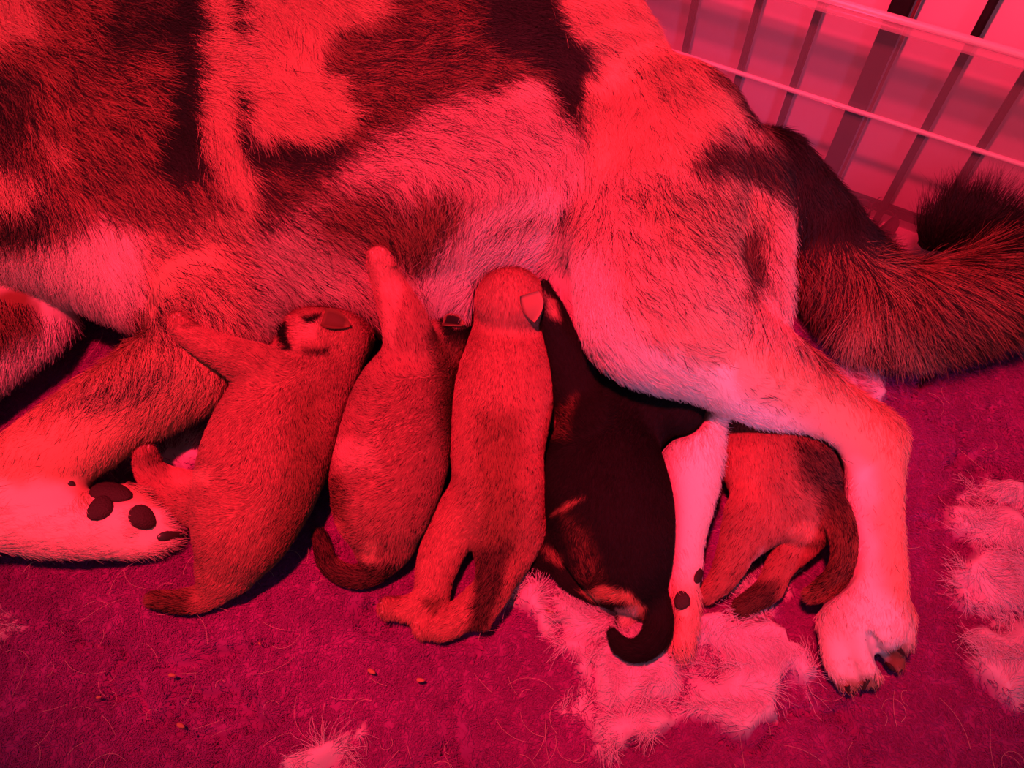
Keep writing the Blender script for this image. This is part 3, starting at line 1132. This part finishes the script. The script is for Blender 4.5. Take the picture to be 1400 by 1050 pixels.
dog_guides = [
    (-60, 60, 1, .7), (60, 40, 1, .6), (160, 40, 1, .45), (120, 140, 1, .55), (30, 150, .6, 1), (40, 240, .3, 1), (100, 220, .9, .6), (200, 200, .9, .6), (235, 100, .7, .35),
    (20, 330, .1, 1), (60, 380, .1, 1), (120, 400, .3, 1), (160, 340, .6, .9), (150, 430, .4, 1), (220, 330, .9, .8), (240, 420, .7, .9), (300, 270, .8, 1),
    (290, 60, 1, .05), (290, 200, .5, 1), (400, 60, .4, 1), (360, 130, .7, .6), (440, 140, .9, .5), (400, 240, 1, .4), (370, 340, .9, .6), (330, 390, .8, .6), (430, 390, .9, .5),
    (500, 80, 1, .1), (600, 60, 1, .05), (720, 50, 1, .1), (560, 150, 1, .12), (500, 220, 1, .3), (640, 200, 1, .2), (730, 180, 1, .5), (780, 120, .6, 1), (770, 220, .3, 1),
    (480, 300, 1, .55), (560, 300, .5, .9), (610, 290, -.2, 1), (600, 350, -.4, 1), (650, 290, -.5, 1), (690, 330, -.9, .6), (740, 330, -1, .45), (650, 360, -.6, .9), (500, 370, .8, .7), (540, 370, .4, 1), (720, 280, -.6, .5),
    (800, 40, .8, .5), (880, 80, .7, .7), (850, 150, .1, 1), (920, 160, .4, 1), (860, 215, .2, 1), (980, 130, .8, .8), (1060, 170, .7, 1), (1120, 250, .6, 1),
    (800, 280, -.2, 1), (860, 290, .4, 1), (940, 280, .6, .9), (1020, 280, .6, .9), (1065, 330, .1, 1), (1060, 430, .1, 1), (800, 380, .1, 1), (850, 470, .6, .8), (900, 400, .7, .7), (980, 400, .8, .6), (960, 480, .95, .6), (900, 520, .9, .6),
    (1050, 540, 1, .6), (1000, 560, .95, .65), (1120, 560, 1, .55), (1100, 610, .8, .7), (1180, 590, .5, 1), (1215, 620, .1, 1), (1170, 660, .0, 1), (1190, 740, 0, 1), (1190, 820, 0, 1), (1150, 900, .1, 1), (1190, 900, .15, 1), (1225, 870, .1, 1),
    (945, 600, 0, 1), (940, 700, 0, 1), (930, 800, 0, 1), (870, 470, .5, .9),
    (270, 470, -.2, 1), (300, 520, -.4, 1), (220, 520, -.6, .8), (150, 560, -.9, .6), (60, 610, -.9, .5), (180, 610, -.4, 1), (100, 640, -.6, .8), (0, 650, -.7, .6),
    (0, 710, 1, .15), (80, 720, 1, .2), (150, 730, 1, .1), (210, 715, 1, .1), (210, 680, 1, -.1),
    (40, 430, .2, 1), (0, 490, -.4, 1), (60, 460, -.2, 1),
    (1100, 300, .1, 1), (1110, 400, 0, 1), (1140, 460, .02, 1), (1170, 400, -.1, 1), (1200, 470, .15, 1), (1230, 400, .5, .9), (1270, 460, .6, .9), (1310, 430, .9, .6), (1360, 410, 1, .35), (1220, 350, .9, .35), (1300, 360, 1, .15), (1400, 370, 1, .05), (1340, 480, .9, .5),
    (1262, 325, .1, -1), (1285, 310, .25, -1), (1320, 290, .5, -1), (1370, 290, .8, -.7), (1420, 310, .9, -.3),
]

#@@DOGBUILD
dog = mesh_obj('dog', VD, QD, M_SKIN, None, True, base_colour(VD, dog_coat))
tag(dog, 'big tan, white and black shaggy coated dog lying on its side nursing five puppies', 'dog')
dbvh = BVHTree.FromPolygons([tuple(v) for v in VD], [tuple(f) for f in QD.tolist()])
VN, _ = vnormals(VD, QD)


def dog_len(q):
    L = np.full(len(q), .017)

    def reg(cx, cy, rx, ry, v):
        w = np.exp(-(((q[:, 0] - cx) / rx) ** 2 + ((q[:, 1] - cy) / ry) ** 2))
        return L * (1 - w) + v * w
    L = reg(100, 100, 260, 200, .022)
    L = reg(100, 410, 130, 60, .022)
    L = reg(620, 350, 140, 70, .026)
    L = reg(1200, 430, 140, 110, .045)
    L = reg(1340, 380, 110, 110, .045)
    L = reg(1330, 300, 95, 50, .042)
    L = reg(1190, 730, 90, 200, .007)
    L = reg(1180, 890, 90, 80, .004)
    L = reg(940, 700, 70, 160, .006)
    L = reg(930, 380, 130, 120, .013)
    L = reg(1010, 500, 130, 80, .009)
    L = reg(1130, 580, 110, 60, .007)
    L = reg(870, 500, 100, 50, .012)
    L = reg(60, 620, 190, 80, .008)
    L = reg(130, 720, 160, 50, .007)
    return L


def pad(bvh, px, py, sx, sy, ang, parent, mat=M_PAD, taper=0.2, raise_=0.0):
    p, n = on_surface(bvh, px, py)
    k = depth(p) / FPX
    t = imgdir(math.cos(ang), math.sin(ang))
    return blob('paw_pad', p + n * raise_, n, t, sx * k, sy * k, min(sx, sy) * k * .45, mat, parent, taper=taper)


holes = []
for px, py, sx, sy, a in ((152, 674, 30, 19, .25), (138, 695, 16, 20, .2), (195, 708, 20, 16, .5), (933, 821, 11, 13, .3), (955, 788, 8, 14, .9), (1217, 911, 8, 7, .2)):
    pad(dbvh, px, py, sx, sy, a, dog)
    holes.append((px, py, max(sx, sy) * .72))
    if sx > 25:
        holes += [(px - 15, py - 4, 16), (px + 16, py + 5, 14)]
for px, py, sx, sy, a in ((232, 732, 17, 6.5, -.15), (246, 727, 10, 5, -.3), (98, 661, 6, 4, .4)):
    pad(dbvh, px, py, sx, sy, a, dog, M_CLAW, .3).name = 'claw'
    holes.append((px, py, sy))
for x0, y0, x1, y1, r in ((1158, 938, 1162, 949, 5), (1186, 930, 1181, 944, 5), (1228, 888, 1240, 896, 5)):
    p, n = on_surface(dbvh, x0, y0)
    k = depth(p) / FPX
    p1 = at(x1, y1, max(p[2] - .004, .004))
    claw(p - n * .001, p1, r * k, M_CLAW, dog)
fur = make_fur(VD, QD, dog_coat, dog_guides, 420000, dog_len, .15, .00018, M_FUR, dog, holes)
tag(fur, kind='stuff')

# the pile is pressed flat under the animals
vz = co[:, 2].copy()
for f_ in list(pups.values()) + [dogF]:
    under = f_.sample(co[:, 0], co[:, 1], np.full(len(co), .008)) < .005
    vz[under] = np.minimum(vz[under], -.0008)
co[:, 2] = vz
fleece.data.vertices.foreach_set('co', co.ravel().astype(np.float32))

#@@PUPS
PT = np.array([.39, .135, .115])
pup_spec = {
    'a': dict(label='reddish tan puppy with a dark tail tip, leftmost, beside the mother\'s folded foreleg',
              coat=Coat(PT * 1.05, .05, [
                  ([(378, 448), (390, 440), (393, 478), (382, 480)], BLACK, .8, 3),
                  ([(395, 438), (440, 434), (430, 462), (400, 474)], CREAM * np.array([.95, .6, .6]), .0, 9),
                  ([(410, 430), (440, 427), (438, 436), (412, 438)], BLACK, .8, 3),
                  ([(412, 478), (452, 472), (450, 482), (415, 486)], BROWN, .3, 6),
                  ([(400, 540), (440, 530), (450, 640), (420, 740), (350, 800), (380, 680)], RUST, .12, 25),
                  ([(235, 640), (290, 640), (285, 665), (240, 665)], CREAM * np.array([1, .6, .55]), .0, 8),
                  ([(190, 600), (225, 600), (232, 650), (205, 660)], PT * .8, .1, 8),
                  ([(200, 800), (260, 805), (270, 850), (200, 850)], RUST * .6, .45, 14),
              ], 3, 4),
              guides=[(460, 460, -.5, 1), (440, 520, -.4, 1), (380, 540, -.5, 1), (360, 630, -.2, 1), (330, 720, -.3, 1), (430, 620, 0, 1), (310, 600, -.5, 1), (330, 490, -1, -.5), (260, 460, -1, -.6), (400, 455, 1, .1)]),
    'b': dict(label='brownish tan puppy with one foreleg stretched up the belly and tail curled in a hook',
              coat=Coat(PT * np.array([.98, .98, 1.05]), .10, [
                  ([(500, 330), (535, 340), (552, 400), (545, 430), (520, 400)], CREAM * np.array([.95, .6, .6]), .0, 8),
                  ([(525, 400), (545, 440), (540, 480), (528, 470)], CREAM * np.array([.9, .55, .55]), .02, 6),
                  ([(596, 430), (650, 425), (655, 470), (620, 480)], BLACK, .85, 6),
                  ([(600, 425), (640, 430), (648, 445), (625, 448)], CREAM * np.array([.9, .6, .6]), .1, 4),
                  ([(590, 460), (650, 470), (640, 560), (620, 640), (600, 560)], RUST * .8, .3, 16),
                  ([(450, 600), (510, 600), (520, 640), (470, 645)], CREAM * np.array([.9, .6, .6]), .04, 14),
                  ([(440, 650), (470, 650), (480, 720), (440, 700)], RUST * .8, .3, 12),
                  ([(500, 735), (518, 740), (515, 770), (495, 775)], CREAM * np.array([1, .6, .55]), .0, 5),
                  ([(420, 715), (455, 715), (470, 770), (540, 770), (540, 810), (430, 810)], BROWN, .55, 9),
              ], 5, 4),
              guides=[(610, 470, -.4, 1), (570, 530, -.5, .9), (540, 600, -.6, .6), (500, 660, -.9, .3), (520, 700, -.8, .5), (580, 650, -.5, .9), (530, 400, -.3, -1), (555, 460, -.2, -1), (540, 750, 0, 1)]),
    'c': dict(label='tan puppy stretched out straight in the middle, hind feet and dark tail trailing',
              coat=Coat(PT * 1.12, .05, [
                  ([(650, 380), (745, 370), (745, 440), (650, 450)], PT * np.array([1.1, 1.15, 1.2]), .03, 10),
                  ([(655, 560), (715, 560), (715, 700), (705, 760), (660, 760), (650, 650)], RUST * .95, .16, 18),
                  ([(600, 700), (650, 690), (650, 740), (590, 780), (570, 850), (520, 850), (570, 780)], PT * 1.2, .02, 12),
                  ([(655, 745), (700, 740), (690, 800), (665, 870), (640, 860)], BROWN, .45, 9),
                  ([(575, 820), (605, 815), (595, 840)], RUST, .25, 5),
              ], 9, 4),
              guides=[(697, 400, 0, 1), (690, 500, 0, 1), (650, 560, -.2, 1), (730, 560, .2, 1), (680, 640, 0, 1), (690, 720, 0, 1)]),
    'd': dict(label='black puppy with tan markings and a curled tail, partly under the mother\'s hind leg',
              coat=Coat(BLACK * 1.2, .6, [
                  ([(742, 400), (760, 410), (768, 440), (750, 432)], CREAM * np.array([.8, .5, .5]), .1, 5),
                  ([(790, 540), (775, 600), (750, 600), (755, 570)], RUST * .6, .5, 8),
                  ([(755, 705), (780, 682), (800, 680), (775, 700)], RUST * 1.3, .15, 4),
                  ([(770, 700), (800, 720), (830, 800), (790, 790)], RUST * .5, .62, 12),
                  ([(738, 742), (765, 755), (768, 775), (745, 760)], RUST, .3, 5),
                  ([(790, 806), (830, 800), (860, 805), (882, 830), (878, 845), (855, 822), (810, 822)], TAN * np.array([1.1, .8, .75]), .03, 5),
                  ([(845, 830), (872, 828), (874, 858), (848, 860)], CREAM, .02, 4),
              ], 11, 3),
              guides=[(860, 540, -.5, 1), (830, 620, 0, 1), (800, 560, -.6, -.3), (840, 700, .1, 1), (790, 700, -.3, 1), (850, 780, .2, 1)]),
    'e': dict(label='brown puppy with hooked tail hanging down, framed by the mother\'s two hind legs',
              coat=Coat(PT * np.array([.92, .9, .9]), .10, [
                  ([(1085, 600), (1145, 610), (1170, 720), (1160, 740), (1120, 690), (1090, 640)], BROWN, .45, 14),
                  ([(1140, 690), (1170, 700), (1170, 800), (1100, 820), (1130, 760)], RUST * .6, .42, 9),
                  ([(985, 600), (1050, 600), (1040, 680), (1000, 690)], PT * 1.15, .04, 14),
                  ([(1075, 715), (1115, 710), (1122, 742), (1085, 742)], CREAM * np.array([.85, .5, .45]), .02, 6),
                  ([(1025, 770), (1040, 745), (1045, 780), (1030, 800), (1010, 812)], CREAM, .0, 5),
                  ([(1000, 800), (1070, 790), (1060, 840), (1005, 845)], BROWN, .35, 7),
              ], 13, 4),
              guides=[(1040, 600, .3, 1), (1080, 660, .4, 1), (1020, 720, -.4, 1), (1110, 700, .5, 1)]),
}
for key in order:
    F = pups[key]
    V, Q = surface_net(F)
    V = relax(V, Q, 2)
    sp = pup_spec[key]
    o = mesh_obj('puppy', V, Q, M_SKIN, None, True, base_colour(V, sp['coat']))
    tag(o, sp['label'], 'puppy', 'nursing puppies')
    sp['obj'], sp['bvh'] = o, BVHTree.FromPolygons([tuple(v) for v in V], [tuple(f) for f in Q.tolist()])
    g = sp['guides'] + chain_guides(pup_chains[key][2:])
    nh = 75000 if key != 'e' else 60000
    f = make_fur(V, Q, sp['coat'], g, nh, lambda q: np.full(len(q), .0036), .50, .00012, M_PUPFUR, o, (), wander=.22, curl=.12, sink=.0001)
    tag(f, kind='stuff')


def toes(key, lst, r=4.0, clawlen=6.0):
    """toe knuckles end in a fine claw: (px, py, dx, dy)"""
    sp = pup_spec[key]
    for px, py, dx, dy in lst:
        p, n = on_surface(sp['bvh'], px, py)
        k = depth(p) / FPX
        L = math.hypot(dx, dy)
        d = imgdir(dx / L, dy / L)
        d = d - n * (d @ n) * .7
        claw(p - n * .0008, p + d * clawlen * k, 2.0 * k, M_PUPCLAW if key != 'd' else M_CLAW, sp['obj'], drop=.2)


toes('a', [(191, 614, -.2, -1), (197, 610, 0, -1), (203, 612, .2, -1), (239, 434, -.5, -1), (245, 431, 0, -1)])
toes('b', [(509, 346, -.5, -1), (516, 341, 0, -1), (523, 342, .3, -1), (449, 606, 0, -1)])
toes('c', [(522, 824, -1, -.2), (521, 831, -1, .1), (524, 837, -1, .4), (571, 852, -1, -.1), (571, 859, -1, .2), (575, 866, -1, .5)])
toes('d', [(737, 388, -.3, -1), (743, 386, .2, -1), (728, 766, -1, .3)])
toes('e', [(960, 816, -1, .6), (1003, 834, -1, .3)])


def ear(key, px, py, rx, ry, ang, c_in, c_out, cup=0.5):
    """leaf-shaped ear flap, cupped, lying on the head"""
    sp = pup_spec[key]
    p, n = on_surface(sp['bvh'], px, py)
    k = depth(p) / FPX
    t = imgdir(math.cos(ang), math.sin(ang))
    t = t - n * (t @ n)
    t /= np.linalg.norm(t)
    b = np.cross(n, t)
    nu, nv = 9, 7
    V, cols, Fc = [], [], []
    for side in (0, 1):
        for i in range(nu):
            u = i / (nu - 1)
            wdt = math.sin(math.pi * (0.30 + 0.70 * u)) ** .85 if u < 1 else 0.02
            for j in range(nv):
                v = (j / (nv - 1)) * 2 - 1
                h = .0010 + cup * ry * k * (abs(v + .35) ** 2) * .30 + 0.0022 * math.sin(u * 3) + side * -.0011
                q = p + t * ((u - .35) * 2 * rx * k) + b * (v * wdt * ry * k) + n * h
                V.append(q)
                cols.append(c_in if (side == 0 and abs(v) < .7 and .1 < u < .85) else c_out)
    for side in (0, 1):
        o = side * nu * nv
        for i in range(nu - 1):
            for j in range(nv - 1):
                f = (o + i * nv + j, o + (i + 1) * nv + j, o + (i + 1) * nv + j + 1, o + i * nv + j + 1)
                Fc.append(f if side == 0 else f[::-1])
    edge = [i * nv for i in range(nu)] + [(nu - 1) * nv + j for j in range(1, nv)] + [i * nv + nv - 1 for i in range(nu - 2, -1, -1)] + [j for j in range(nv - 2, 0, -1)]
    m = nu * nv
    for i in range(len(edge)):
        a, c = edge[i], edge[(i + 1) % len(edge)]
        Fc.append((a, c, c + m, a + m))
    return mesh_obj('ear', np.array(V), Fc, M_EAR, sp['obj'], True, np.array(cols))


ear('a', 454, 441, 19, 13, .2, RUST * .32, RUST * .75, 1.2)
ear('b', 616, 442, 15, 11, .25, BLACK, RUST, .6)
ear('c', 724, 415, 20, 18, 1.2, PT * 1.05, PT * 1.05, .2)
